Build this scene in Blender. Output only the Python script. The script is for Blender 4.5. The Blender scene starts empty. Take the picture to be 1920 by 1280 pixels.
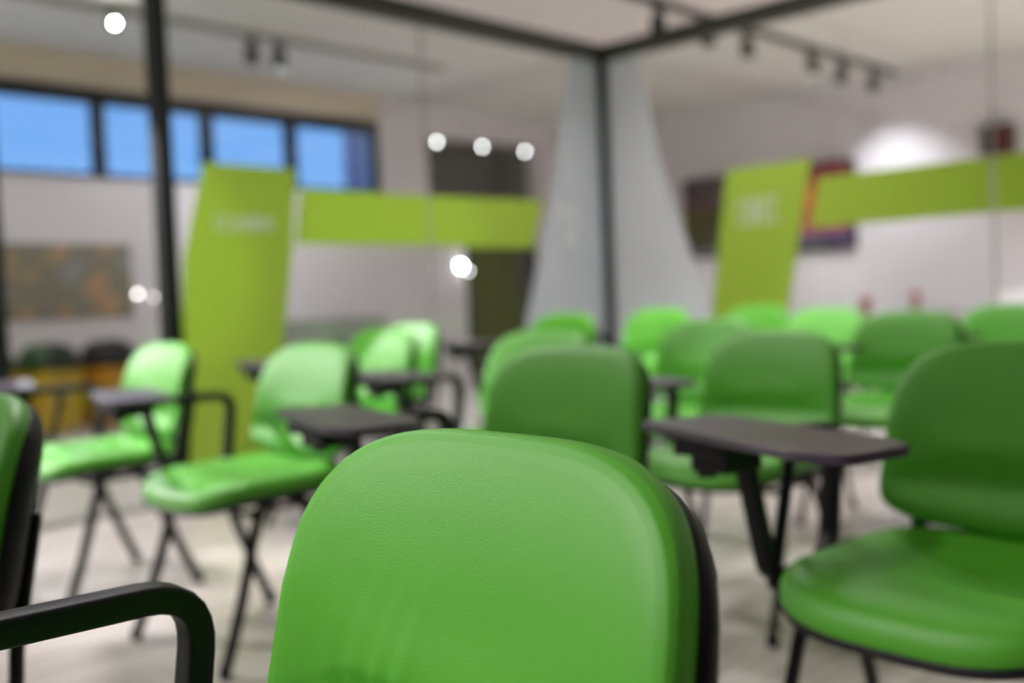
import bpy, bmesh, math, random
from mathutils import Vector, Matrix
random.seed(4)
SC = bpy.context.scene
COL = SC.collection
PI = math.pi

# ------------------------------------------------------------------ camera
F_PX, ROLL, TILT, YAW, CAM_H = 1913.0, 0.04, 0.0408, math.radians(44.6), 0.925
cam_data = bpy.data.cameras.new('camera')
cam = bpy.data.objects.new('camera', cam_data)
COL.objects.link(cam)
fw = Vector((math.cos(YAW) * math.cos(TILT), math.sin(YAW) * math.cos(TILT), -math.sin(TILT)))
r0 = Vector((math.sin(YAW), -math.cos(YAW), 0))
u0 = r0.cross(fw)
cr, sr = math.cos(ROLL), math.sin(ROLL)
rr = r0 * cr - u0 * sr
uu = r0 * sr + u0 * cr
m = Matrix((rr, uu, -fw)).transposed().to_4x4()
m.translation = Vector((0, 0, CAM_H))
cam.matrix_world = m
cam_data.sensor_width = 36.0
cam_data.lens = F_PX / 1920 * 36
cam_data.clip_start = 0.02
DOF = True
cam_data.dof.use_dof = DOF
cam_data.dof.focus_distance = 0.84
cam_data.dof.aperture_fstop = 2.25
cam_data.dof.aperture_blades = 0
SC.camera = cam

# ------------------------------------------------------------------ world, exposure
SC.view_settings.view_transform = 'Standard'
SC.view_settings.look = 'None'
SC.view_settings.gamma = 1.0
SC.view_settings.use_curve_mapping = False
SC.view_settings.exposure = 1.30
SC.cycles.use_denoising = True
SC.cycles.max_bounces = 8
SC.cycles.transparent_max_bounces = 16
SC.cycles.sample_clamp_indirect = 6.0
world = bpy.data.worlds.new('dusk_sky')
SC.world = world
world.use_nodes = True
wn = world.node_tree
wn.nodes.clear()
w_out = wn.nodes.new('ShaderNodeOutputWorld')
w_bg = wn.nodes.new('ShaderNodeBackground')
w_tc = wn.nodes.new('ShaderNodeTexCoord')
w_sep = wn.nodes.new('ShaderNodeSeparateXYZ')
w_cr = wn.nodes.new('ShaderNodeValToRGB')
w_cr.color_ramp.elements[0].position = 0.0
w_cr.color_ramp.elements[0].color = (0.31, 0.58, 1.0, 1)
w_cr.color_ramp.elements[1].position = 0.55
w_cr.color_ramp.elements[1].color = (0.05, 0.2, 0.75, 1)
wn.links.new(w_tc.outputs['Generated'], w_sep.inputs[0])
wn.links.new(w_sep.outputs['Z'], w_cr.inputs[0])
wn.links.new(w_cr.outputs[0], w_bg.inputs[0])
w_bg.inputs[1].default_value = 0.49
wn.links.new(w_bg.outputs[0], w_out.inputs[0])


def area_light(name, loc, size, power, color=(1, 0.925, 0.93), size_y=None, rot=(0, 0, 0), parent=None):
    d = bpy.data.lights.new(name, 'AREA')
    d.energy = power
    d.color = color
    d.size = size
    if size_y:
        d.shape = 'RECTANGLE'
        d.size_y = size_y
    o = bpy.data.objects.new(name, d)
    COL.objects.link(o)
    o.location = loc
    o.rotation_euler = rot
    d.spread = math.radians(125)                       # narrowed so the glass does not mirror the fill
    return o


def spot_light(name, loc, target, power, angle, blend=0.5, color=(1, 0.93, 0.935), radius=0.04):
    d = bpy.data.lights.new(name, 'SPOT')
    d.energy = power
    d.color = color
    d.spot_size = math.radians(angle)
    d.spot_blend = blend
    d.shadow_soft_size = radius
    o = bpy.data.objects.new(name, d)
    COL.objects.link(o)
    o.location = loc
    v = Vector(target) - Vector(loc)
    o.rotation_euler = v.to_track_quat('-Z', 'Y').to_euler()
    return o


# added ceiling fill lights, out of view: x, y, sx, sy, watts (their housings are built further down)
FILL_PANELS = [(-1.2, 3.0, 0.3, 1.5, 11), (-2.4, -1.5, 0.3, 1.5, 4), (2.6, -2.6, 0.3, 1.5, 4), (1.6, 3.6, 0.4, 0.4, 16),
          (4.4, 3.2, 0.5, 0.5, 17), (8.8, 1.4, 0.3, 1.5, 100), (7.5, -1.8, 0.3, 1.5, 22), (-2.4, 6.9, 0.3, 1.5, 95)]
CEIL = 3.3
for i, (x, y, sx, sy, w) in enumerate(FILL_PANELS):
    area_light('panel_lamp', (x, y, CEIL - 0.075), sx, w, size_y=sy)
# track spots: position, target, watts, cone
SPOTS = [((-0.6, 7.72, 3.12), (1.52, 3.42, 0.62), 1400, 17), ((0.7, 7.72, 3.12), (2.75, 3.5, 0.65), 1000, 17),
         ((2.1, 7.72, 3.12), (4.35, 3.4, 0.7), 900, 20), ((0.9, 4.4, 3.12), (1.1, 3.5, 0.0), 150, 66),
         ((-1.6, 2.6, 3.12), (0.5, 0.62, 0.75), 410, 22), ((2.4, 4.4, 3.12), (5.0, 2.95, 0.75), 150, 24)]
for p, t, w, a in SPOTS:
    spot_light('track_lamp', p, t, w, a)
# added washes from the track beyond the corner shine down on the floor
for x, tx, ty, w_, a_ in ((6.86, 6.4, 6.5, 170, 40), (7.52, 7.6, 6.6, 90, 100), (8.17, 6.5, 3.2, 260, 50), (9.36, 9.4, 6.4, 90, 100), (10.03, 10.0, 6.2, 80, 100)):
    spot_light('track_lamp', (x, 4.95, 3.05), (tx, ty, 0), w_, a_, 0.8)
for p, t, w_ in (((4.80, 7.72, 3.04), (4.75, 9.3, 1.5), 34), ((5.07, 7.72, 3.04), (6.7, 9.3, 1.1), 66), ((2.1, 7.72, 3.04), (2.6, 9.3, 1.2), 20), ((2.6, 7.72, 3.04), (2.3, 6.0, 0.0), 130)):
    spot_light('wall_washer_lamp', p, t, w_, 105, 1.0, (0.97, 0.94, 1.0))  # added washes from the far track, the last one onto the floor
# wall washer on the right wall
spot_light('wall_washer_lamp', (10.4, 5.03, 3.08), (11.35, 4.95, 1.47), 48, 84, 1.0, (0.93, 0.93, 1.0))
# glow behind the big tv side of the right wall
spot_light('wall_washer_lamp', (9.4, 6.4, 3.08), (11.35, 6.8, 0.9), 30, 70, 0.8, (0.95, 0.93, 1.0))


# ------------------------------------------------------------------ materials
def new_mat(name):
    mt = bpy.data.materials.new(name)
    mt.use_nodes = True
    nt = mt.node_tree
    b = nt.nodes['Principled BSDF']
    return mt, nt, b


def pmat(name, color, rough=0.5, metal=0.0, noise=None, bump=None, spec=0.5, emit=None, var=0.12):
    mt, nt, b = new_mat(name)
    b.inputs['Base Color'].default_value = (*color, 1)
    b.inputs['Roughness'].default_value = rough
    b.inputs['Metallic'].default_value = metal
    b.inputs['Specular IOR Level'].default_value = spec
    if emit:
        b.inputs['Emission Color'].default_value = (*emit[0], 1)
        b.inputs['Emission Strength'].default_value = emit[1]
    tc = nt.nodes.new('ShaderNodeTexCoord')
    if noise:
        n = nt.nodes.new('ShaderNodeTexNoise')
        n.inputs['Scale'].default_value = noise
        n.inputs['Detail'].default_value = 3
        nt.links.new(tc.outputs['Object'], n.inputs['Vector'])
        mx = nt.nodes.new('ShaderNodeMix')
        mx.data_type = 'RGBA'
        mx.inputs[6].default_value = (*[c * (1 - var) for c in color], 1)
        mx.inputs[7].default_value = (*[min(1, c * (1 + var)) for c in color], 1)
        nt.links.new(n.outputs['Fac'], mx.inputs[0])
        nt.links.new(mx.outputs[2], b.inputs['Base Color'])
    if bump:
        n2 = nt.nodes.new('ShaderNodeTexNoise')
        n2.inputs['Scale'].default_value = bump[0]
        n2.inputs['Detail'].default_value = 4
        nt.links.new(tc.outputs['Object'], n2.inputs['Vector'])
        bp = nt.nodes.new('ShaderNodeBump')
        bp.inputs['Strength'].default_value = bump[1]
        bp.inputs['Distance'].default_value = bump[2]
        nt.links.new(n2.outputs['Fac'], bp.inputs['Height'])
        nt.links.new(bp.outputs[0], b.inputs['Normal'])
    return mt


def leather_mat():
    mt, nt, b = new_mat('green_leatherette')
    b.inputs['Roughness'].default_value = 0.46
    b.inputs['Specular IOR Level'].default_value = 0.65
    tc = nt.nodes.new('ShaderNodeTexCoord')
    n = nt.nodes.new('ShaderNodeTexNoise')
    n.inputs['Scale'].default_value = 5
    n.inputs['Detail'].default_value = 2
    nt.links.new(tc.outputs['Object'], n.inputs['Vector'])
    mx = nt.nodes.new('ShaderNodeMix')
    mx.data_type = 'RGBA'
    mx.inputs[6].default_value = (0.098, 0.475, 0.020, 1)
    mx.inputs[7].default_value = (0.118, 0.525, 0.028, 1)
    nt.links.new(n.outputs['Fac'], mx.inputs[0])
    nt.links.new(mx.outputs[2], b.inputs['Base Color'])
    # fine grain, stretched sideways like the hide texture
    mp = nt.nodes.new('ShaderNodeMapping')
    mp.inputs['Scale'].default_value = (1.0, 1.0, 2.4)
    nt.links.new(tc.outputs['Object'], mp.inputs[0])
    v = nt.nodes.new('ShaderNodeTexVoronoi')
    v.inputs['Scale'].default_value = 650
    nt.links.new(mp.outputs[0], v.inputs['Vector'])
    n2 = nt.nodes.new('ShaderNodeTexNoise')
    n2.inputs['Scale'].default_value = 380
    n2.inputs['Detail'].default_value = 3
    nt.links.new(mp.outputs[0], n2.inputs['Vector'])
    ad = nt.nodes.new('ShaderNodeMath')
    ad.operation = 'ADD'
    nt.links.new(v.outputs['Distance'], ad.inputs[0])
    nt.links.new(n2.outputs['Fac'], ad.inputs[1])
    bp = nt.nodes.new('ShaderNodeBump')
    bp.inputs['Strength'].default_value = 0.28
    bp.inputs['Distance'].default_value = 0.0006
    nt.links.new(ad.outputs[0], bp.inputs['Height'])
    nt.links.new(bp.outputs[0], b.inputs['Normal'])
    return mt


def glass_mat(name, tint=(0.94, 0.97, 0.955), refl=1.0):
    mt = bpy.data.materials.new(name)
    mt.use_nodes = True
    nt = mt.node_tree
    nt.nodes.clear()
    o = nt.nodes.new('ShaderNodeOutputMaterial')
    tr = nt.nodes.new('ShaderNodeBsdfTransparent')
    tr.inputs[0].default_value = (*tint, 1)
    gl = nt.nodes.new('ShaderNodeBsdfGlossy')
    gl.inputs['Roughness'].default_value = 0.0
    gl.inputs['Color'].default_value = (refl, refl, refl, 1)
    fr = nt.nodes.new('ShaderNodeFresnel')
    ge = nt.nodes.new('ShaderNodeNewGeometry')      # a thin sheet: the back faces mirror no more than the front ones
    mr = nt.nodes.new('ShaderNodeMapRange')
    mr.inputs['To Min'].default_value = 1.45
    mr.inputs['To Max'].default_value = 1 / 1.45
    nt.links.new(ge.outputs['Backfacing'], mr.inputs[0])
    nt.links.new(mr.outputs[0], fr.inputs[0])
    mx = nt.nodes.new('ShaderNodeMixShader')
    nt.links.new(fr.outputs[0], mx.inputs[0])
    nt.links.new(tr.outputs[0], mx.inputs[1])
    nt.links.new(gl.outputs[0], mx.inputs[2])
    nt.links.new(mx.outputs[0], o.inputs[0])
    return mt


def film_mat(name, color, see, transl=0.5, see_tint=(1, 1, 1), rough=0.35):
    """printed or frosted film on glass: diffuse front, light passing through, a share seen through"""
    mt = bpy.data.materials.new(name)
    mt.use_nodes = True
    nt = mt.node_tree
    nt.nodes.clear()
    o = nt.nodes.new('ShaderNodeOutputMaterial')
    df = nt.nodes.new('ShaderNodeBsdfDiffuse')
    df.inputs[0].default_value = (*color, 1)
    tl = nt.nodes.new('ShaderNodeBsdfTranslucent')
    tl.inputs[0].default_value = (*color, 1)
    m1 = nt.nodes.new('ShaderNodeMixShader')
    m1.inputs[0].default_value = transl
    nt.links.new(df.outputs[0], m1.inputs[1])
    nt.links.new(tl.outputs[0], m1.inputs[2])
    tr = nt.nodes.new('ShaderNodeBsdfTransparent')
    tr.inputs[0].default_value = (*see_tint, 1)
    m2 = nt.nodes.new('ShaderNodeMixShader')
    m2.inputs[0].default_value = see
    nt.links.new(m1.outputs[0], m2.inputs[1])
    nt.links.new(tr.outputs[0], m2.inputs[2])
    nt.links.new(m2.outputs[0], o.inputs[0])
    return mt


def floor_mat():
    mt, nt, b = new_mat('oak_vinyl_planks')
    tc = nt.nodes.new('ShaderNodeTexCoord')
    br = nt.nodes.new('ShaderNodeTexBrick')
    br.offset = 0.37
    br.inputs['Scale'].default_value = 1.0
    br.inputs['Brick Width'].default_value = 1.2
    br.inputs['Row Height'].default_value = 0.18
    br.inputs['Mortar Size'].default_value = 0.0022
    br.inputs['Bias'].default_value = 0.0
    br.inputs['Color1'].default_value = (0.60, 0.56, 0.52, 1)
    br.inputs['Color2'].default_value = (0.74, 0.70, 0.67, 1)
    br.inputs['Mortar'].default_value = (0.24, 0.22, 0.19, 1)
    nt.links.new(tc.outputs['Object'], br.inputs['Vector'])
    mp = nt.nodes.new('ShaderNodeMapping')
    mp.inputs['Scale'].default_value = (1.2, 14, 1)
    nt.links.new(tc.outputs['Object'], mp.inputs[0])
    n = nt.nodes.new('ShaderNodeTexNoise')
    n.inputs['Scale'].default_value = 2.2
    n.inputs['Detail'].default_value = 5
    nt.links.new(mp.outputs[0], n.inputs['Vector'])
    cr = nt.nodes.new('ShaderNodeValToRGB')
    cr.color_ramp.elements[0].position = 0.3
    cr.color_ramp.elements[0].color = (0.68, 0.66, 0.62, 1)
    cr.color_ramp.elements[1].position = 0.65
    cr.color_ramp.elements[1].color = (1, 1, 1, 1)
    nt.links.new(n.outputs['Fac'], cr.inputs[0])
    mx = nt.nodes.new('ShaderNodeMix')
    mx.data_type = 'RGBA'
    mx.blend_type = 'MULTIPLY'
    mx.inputs[0].default_value = 1
    nt.links.new(br.outputs['Color'], mx.inputs[6])
    nt.links.new(cr.outputs[0], mx.inputs[7])
    nt.links.new(mx.outputs[2], b.inputs['Base Color'])
    b.inputs['Roughness'].default_value = 0.29
    bp = nt.nodes.new('ShaderNodeBump')
    bp.inputs['Strength'].default_value = 0.15
    bp.inputs['Distance'].default_value = 0.001
    nt.links.new(br.outputs['Fac'], bp.inputs['Height'])
    bp.invert = True
    nt.links.new(bp.outputs[0], b.inputs['Normal'])
    return mt


M = {}
M['leather'] = leather_mat()
M['black'] = pmat('black_moulded_plastic', (0.006, 0.006, 0.008), 0.45, spec=0.35, bump=(900, 0.35, 0.0005), noise=30)
M['tube'] = pmat('black_powder_coated_steel', (0.010, 0.010, 0.009), 0.34, spec=0.45, noise=12)
M['tablet'] = pmat('dark_laminate_writing_board', (0.066, 0.052, 0.076), 0.38, bump=(700, 0.25, 0.0004), noise=20)
M['rubber'] = pmat('black_rubber', (0.01, 0.01, 0.01), 0.8, noise=20)
M['floor'] = floor_mat()
M['wall'] = pmat('white_wall_paint', (0.80, 0.75, 0.79), 0.8, noise=1.5, var=0.03, bump=(120, 0.1, 0.001))
M['wall_dark'] = pmat('dark_taupe_wall_paint', (0.15, 0.14, 0.14), 0.8, noise=1.5, var=0.03)  # unseen walls, made dark to cut bounced light
M['wall_cream'] = pmat('cream_wall_paint', (0.74, 0.64, 0.51), 0.8, noise=1.5, var=0.03)  # warm light on the wall put into its colour
M['ceiling'] = pmat('ceiling_paint', (0.70, 0.69, 0.65), 0.85, noise=1.2, var=0.03)
M['frame'] = pmat('anthracite_powder_coating', (0.006, 0.008, 0.007), 0.5, spec=0.3, noise=10)
M['rail'] = pmat('dark_olive_grey_rail_coating', (0.045, 0.048, 0.036), 0.5, noise=10)
M['glass'] = glass_mat('partition_glass')
M['wglass'] = glass_mat('window_glass', (0.9, 0.95, 1.0))
M['greenfilm'] = film_mat('lime_green_film', (0.47, 0.63, 0.10), 0.10, 0.35, (0.55, 0.75, 0.1))
M['frost'] = film_mat('frosted_white_film', (0.80, 0.83, 0.86), 0.45, 0.5, (0.9, 0.93, 0.95))
M['letter'] = film_mat('white_vinyl_lettering', (0.80, 0.82, 0.84), 0.0, 0.3)
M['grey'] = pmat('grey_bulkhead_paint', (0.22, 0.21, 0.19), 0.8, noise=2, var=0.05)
M['darkwood'] = pmat('dark_olive_door_laminate', (0.065, 0.06, 0.03), 0.6, noise=4, var=0.3)
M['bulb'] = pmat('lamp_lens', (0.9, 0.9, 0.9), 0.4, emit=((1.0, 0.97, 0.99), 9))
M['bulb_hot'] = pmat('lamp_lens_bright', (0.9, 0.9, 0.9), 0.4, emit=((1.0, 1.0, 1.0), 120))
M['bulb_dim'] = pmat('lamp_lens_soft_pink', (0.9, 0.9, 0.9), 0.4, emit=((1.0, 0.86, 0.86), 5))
M['panel'] = pmat('luminaire_diffuser', (0.9, 0.9, 0.9), 0.4, emit=((1.0, 0.97, 0.93), 4))
M['spotbody'] = pmat('black_spotlight_housing', (0.006, 0.008, 0.006), 0.6, spec=0.3, noise=10)
M['orange'] = pmat('orange_bin_plastic', (0.62, 0.27, 0.01), 0.45, noise=3, var=0.1)
M['yellow'] = pmat('yellow_bin_plastic', (0.58, 0.40, 0.015), 0.45, noise=3, var=0.1)
M['binlid'] = pmat('dark_green_bin_lid', (0.012, 0.028, 0.012), 0.4, noise=3)
M['binlid2'] = pmat('black_bin_lid', (0.012, 0.012, 0.01), 0.4, noise=3)
M['white'] = pmat('white_laminate', (0.78, 0.76, 0.78), 0.45, noise=2, var=0.02)
M['lightgrey'] = pmat('pale_grey_laminate', (0.33, 0.34, 0.31), 0.6, noise=2, var=0.05)
M['maroon'] = pmat('maroon_plastic', (0.10, 0.012, 0.014), 0.5, noise=14, var=0.5)
M['brown'] = pmat('dark_brown_plastic', (0.05, 0.032, 0.026), 0.5, noise=14)
M['red'] = pmat('red_petals', (0.42, 0.015, 0.015), 0.6, noise=30)
M['leaf'] = pmat('green_leaves', (0.07, 0.22, 0.02), 0.5, noise=20)
M['terracotta'] = pmat('orange_clay_pot', (0.42, 0.16, 0.05), 0.7, noise=12)
M['brick'] = None


def screen_mat():
    mt, nt, b = new_mat('television_picture')
    tc = nt.nodes.new('ShaderNodeTexCoord')
    sp = nt.nodes.new('ShaderNodeSeparateXYZ')
    nt.links.new(tc.outputs['Object'], sp.inputs[0])
    # vertical bands: dark red top, orange line, mixed purple and dark bottom
    mr = nt.nodes.new('ShaderNodeMapRange')
    mr.inputs['From Min'].default_value = -0.5
    mr.inputs['From Max'].default_value = 0.5
    nt.links.new(sp.outputs['Z'], mr.inputs[0])
    cr = nt.nodes.new('ShaderNodeValToRGB')
    e = cr.color_ramp.elements
    e[0].position = 0.0
    e[0].color = (0.02, 0.014, 0.03, 1)
    e[1].position = 1.0
    e[1].color = (0.12, 0.02, 0.022, 1)
    for p, c in ((0.16, (0.06, 0.04, 0.09, 1)), (0.25, (0.30, 0.035, 0.05, 1)), (0.4, (0.25, 0.05, 0.02, 1)), (0.72, (0.34, 0.07, 0.01, 1)), (0.80, (0.13, 0.006, 0.01, 1))):
        x = e.new(p)
        x.color = c
    nt.links.new(mr.outputs[0], cr.inputs[0])
    n = nt.nodes.new('ShaderNodeTexNoise')
    n.inputs['Scale'].default_value = 6
    nt.links.new(tc.outputs['Object'], n.inputs['Vector'])
    # the half towards the corner of the room is dark
    st = nt.nodes.new('ShaderNodeMapRange')
    st.inputs['From Min'].default_value = 0.35
    st.inputs['From Max'].default_value = 0.6
    st.inputs['To Min'].default_value = 1.0
    st.inputs['To Max'].default_value = 0.05
    nt.links.new(sp.outputs['Y'], st.inputs[0])
    mu = nt.nodes.new('ShaderNodeMath')
    mu.operation = 'MULTIPLY'
    nt.links.new(n.outputs['Fac'], mu.inputs[0])
    nt.links.new(st.outputs[0], mu.inputs[1])
    b.inputs['Base Color'].default_value = (0.01, 0.01, 0.012, 1)
    b.inputs['Roughness'].default_value = 0.3
    nt.links.new(cr.outputs[0], b.inputs['Emission Color'])
    m2 = nt.nodes.new('ShaderNodeMath')
    m2.operation = 'MULTIPLY'
    m2.inputs[1].default_value = 1.2
    nt.links.new(mu.outputs[0], m2.inputs[0])
    nt.links.new(m2.outputs[0], b.inputs['Emission Strength'])
    return mt


def poster_mat():
    mt, nt, b = new_mat('printed_wall_poster')
    tc = nt.nodes.new('ShaderNodeTexCoord')
    v = nt.nodes.new('ShaderNodeTexNoise')
    v.inputs['Scale'].default_value = 3.2
    v.inputs['Detail'].default_value = 1
    nt.links.new(tc.outputs['Object'], v.inputs['Vector'])
    cr = nt.nodes.new('ShaderNodeValToRGB')
    e = cr.color_ramp.elements
    e[0].position = 0.32
    e[0].color = (0.55, 0.20, 0.16, 1)
    e[1].position = 0.7
    e[1].color = (0.30, 0.30, 0.30, 1)
    for p, c in ((0.42, (0.50, 0.34, 0.20, 1)), (0.5, (0.25, 0.23, 0.16, 1)), (0.6, (0.28, 0.24, 0.19, 1))):
        x = e.new(p)
        x.color = c
    nt.links.new(v.outputs['Fac'], cr.inputs[0])
    nt.links.new(cr.outputs[0], b.inputs['Base Color'])
    b.inputs['Roughness'].default_value = 0.6
    return mt


def brick_mat():
    mt, nt, b = new_mat('outdoor_brickwork')
    tc = nt.nodes.new('ShaderNodeTexCoord')
    br = nt.nodes.new('ShaderNodeTexBrick')
    br.inputs['Scale'].default_value = 4
    br.inputs['Color1'].default_value = (0.34, 0.17, 0.22, 1)
    br.inputs['Color2'].default_value = (0.40, 0.22, 0.28, 1)
    br.inputs['Mortar'].default_value = (0.3, 0.26, 0.3, 1)
    nt.links.new(tc.outputs['Object'], br.inputs['Vector'])
    nt.links.new(br.outputs['Color'], b.inputs['Base Color'])
    b.inputs['Roughness'].default_value = 0.85
    return mt


M['screen'] = screen_mat()
M['poster'] = poster_mat()
M['brick'] = brick_mat()


# ------------------------------------------------------------------ helpers
def link_mesh(name, bm, mat, parent=None, smooth=False, loc=None, bevel=None, sub=0):
    bmesh.ops.remove_doubles(bm, verts=bm.verts, dist=1e-6)
    bmesh.ops.recalc_face_normals(bm, faces=bm.faces)
    me = bpy.data.meshes.new(name)
    bm.to_mesh(me)
    bm.free()
    if smooth:
        for p in me.polygons:
            p.use_smooth = True
    me.materials.append(mat)
    o = bpy.data.objects.new(name, me)
    COL.objects.link(o)
    if parent is not None:
        o.parent = parent
    if loc:
        o.location = loc
    if bevel:
        b = o.modifiers.new('bevel', 'BEVEL')
        b.width = bevel
        b.segments = 3
        b.limit_method = 'ANGLE'
        b.angle_limit = math.radians(40)
    if sub:
        s = o.modifiers.new('sub', 'SUBSURF')
        s.levels = sub
        s.render_levels = sub
    return o


def add_box(bm, lo, hi):
    vs = [bm.verts.new((x, y, z)) for x in (lo[0], hi[0]) for y in (lo[1], hi[1]) for z in (lo[2], hi[2])]
    for f in ((0, 1, 3, 2), (4, 6, 7, 5), (0, 4, 5, 1), (2, 3, 7, 6), (0, 2, 6, 4), (1, 5, 7, 3)):
        bm.faces.new([vs[i] for i in f])


def box(name, lo, hi, mat, parent=None, bevel=None):
    bm = bmesh.new()
    add_box(bm, lo, hi)
    return link_mesh(name, bm, mat, parent, bevel=bevel)


def add_prism(bm, pts, ax, a, b):
    """polygon (2-D points in the two other axes) extruded along axis ax from a to b"""
    def p3(p, t):
        l = [p[0], p[1]]
        l.insert(ax, t)
        return l
    A = [bm.verts.new(p3(p, a)) for p in pts]
    B = [bm.verts.new(p3(p, b)) for p in pts]
    bm.faces.new(A)
    bm.faces.new(list(reversed(B)))
    n = len(pts)
    for i in range(n):
        j = (i + 1) % n
        bm.faces.new((A[i], B[i], B[j], A[j]))


def prism(name, pts, ax, a, b, mat, parent=None, bevel=None):
    bm = bmesh.new()
    add_prism(bm, pts, ax, a, b)
    return link_mesh(name, bm, mat, parent, bevel=bevel)


def smooth_path(pts, n=6):
    """Catmull-Rom resample of a point list"""
    P = [Vector(p) for p in pts]
    P = [P[0] * 2 - P[1]] + P + [P[-1] * 2 - P[-2]]
    out = []
    for i in range(1, len(P) - 2):
        for k in range(n):
            t = k / n
            a, b, c, d = P[i - 1], P[i], P[i + 1], P[i + 2]
            out.append(0.5 * ((2 * b) + (c - a) * t + (2 * a - 5 * b + 4 * c - d) * t * t + (3 * b - a - 3 * c + d) * t ** 3))
    out.append(P[-2])
    return out


def round_corners(pts, r, n=5):
    P = [Vector(p) for p in pts]
    out = [P[0]]
    for i in range(1, len(P) - 1):
        a, b, c = P[i - 1], P[i], P[i + 1]
        u = (a - b)
        v = (c - b)
        k = min(r, u.length * 0.49, v.length * 0.49)
        p0 = b + u.normalized() * k
        p2 = b + v.normalized() * k
        for j in range(n + 1):
            t = j / n
            out.append(p0 * (1 - t) ** 2 + b * 2 * t * (1 - t) + p2 * t * t)
    out.append(P[-1])
    return out


def add_sweep(bm, path, rw, rh, ref=(1, 0, 0), seg=12, power=2.0, taper=None):
    """sweep of a superellipse section: half-width rw along ref, half-height rh across it"""
    ref = Vector(ref).normalized()
    rings = []
    n = len(path)
    for i, p in enumerate(path):
        t = (path[min(i + 1, n - 1)] - path[max(i - 1, 0)]).normalized()
        a = (ref - t * ref.dot(t))
        if a.length < 1e-4:
            a = t.orthogonal()
        a.normalize()
        b = t.cross(a).normalized()
        k = taper(i / (n - 1)) if taper else 1.0
        ring = []
        for s in range(seg):
            th = 2 * PI * s / seg
            c, d = math.cos(th), math.sin(th)
            cc = math.copysign(abs(c) ** (2 / power), c)
            dd = math.copysign(abs(d) ** (2 / power), d)
            ring.append(bm.verts.new(p + a * cc * rw * k + b * dd * rh * k))
        rings.append(ring)
    for i in range(n - 1):
        for s in range(seg):
            s2 = (s + 1) % seg
            bm.faces.new((rings[i][s], rings[i][s2], rings[i + 1][s2], rings[i + 1][s]))
    bm.faces.new(list(reversed(rings[0])))
    bm.faces.new(rings[-1])


def sweep(name, pts, rw, rh, mat, parent=None, ref=(1, 0, 0), seg=12, power=2.0, taper=None):
    bm = bmesh.new()
    add_sweep(bm, [Vector(p) for p in pts], rw, rh, ref, seg, power, taper)
    return link_mesh(name, bm, mat, parent, smooth=True)


def add_lathe(bm, profile, center=(0, 0, 0), seg=20, axis=2):
    rings = []
    for r, z in profile:
        ring = []
        for s in range(seg):
            th = 2 * PI * s / seg
            l = [r * math.cos(th), r * math.sin(th)]
            l.insert(axis, z)
            ring.append(bm.verts.new(Vector(l) + Vector(center)))
        rings.append(ring)
    for i in range(len(rings) - 1):
        for s in range(seg):
            s2 = (s + 1) % seg
            bm.faces.new((rings[i][s], rings[i][s2], rings[i + 1][s2], rings[i + 1][s]))
    bm.faces.new(list(reversed(rings[0])))
    bm.faces.new(rings[-1])


def tag(o, label=None, cat=None, group=None, kind=None):
    if label:
        o['label'] = label
    if cat:
        o['category'] = cat
    if group:
        o['group'] = group
    if kind:
        o['kind'] = kind
    return o


def empty(name, loc=(0, 0, 0), rz=0.0):
    o = bpy.data.objects.new(name, None)
    o.empty_display_size = 0.1
    COL.objects.link(o)
    o.location = loc
    o.rotation_euler = (0, 0, rz)
    return o


def struct(o, label, cat):
    return tag(o, label, cat, kind='structure')


# ------------------------------------------------------------------ room shell
X0, X1, Y0, Y1 = -4.5, 11.35, -5.0, 9.3
struct(box('floor', (X0, Y0, -0.08), (X1, Y1, 0), M['floor']), 'pale oak plank floor running under all the chairs', 'floor')
struct(box('ceiling', (X0, Y0, CEIL), (X1, Y1 + 0.2, CEIL + 0.1), M['ceiling']), 'plain grey white ceiling above the glass partitions', 'ceiling')
struct(box('wall_front', (X0 - 0.2, Y0, 0), (X0, Y1, CEIL), M['wall_dark']), 'dark side wall of the hall', 'wall')
struct(box('wall_back', (X0, Y0 - 0.2, 0), (X1, Y0, CEIL), M['wall_dark']), 'dark rear wall of the hall', 'wall')
struct(box('wall_right', (X1, Y0, 0), (X1 + 0.2, Y1, CEIL), M['wall']), 'white wall carrying the television and the bright light scallop', 'wall')
# wall with the clerestory windows, bulkhead niche and doorway
WZ0, WZ1, WX0, WX1 = 2.2, 2.98, 0.55, 7.36
NX0, NX1 = 8.12, 10.06      # niche
DX0, DX1 = 8.72, 9.9        # doorway
bm = bmesh.new()
Yo = Y1 + 0.2
add_box(bm, (X0, Y1, 0), (WX0, Yo, CEIL))
add_box(bm, (WX0, Y1, 0), (WX1, Yo, WZ0))
add_box(bm, (WX1, Y1, 0), (NX0, Yo, CEIL - 0.001))
add_box(bm, (NX0, Y1, 0), (DX0, Yo, 2.0))
add_box(bm, (DX1, Y1, 0), (X1, Yo, 2.0))
add_box(bm, (NX1, Y1, 2.0), (X1, Yo, CEIL - 0.002))
add_box(bm, (NX0, Y1, 2.95), (NX1, Yo, CEIL - 0.003))
struct(link_mesh('wall_left', bm, M['wall']), 'white wall below and beside the strip of high windows', 'wall')
struct(box('trim_1', (X0, Y1 - 0.012, WZ1 + 0.03), (WX1 + 0.08, Y1 + 0.2, CEIL - 0.004), M['wall_cream']), 'cream painted band between window strip and ceiling', 'trim')
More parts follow.
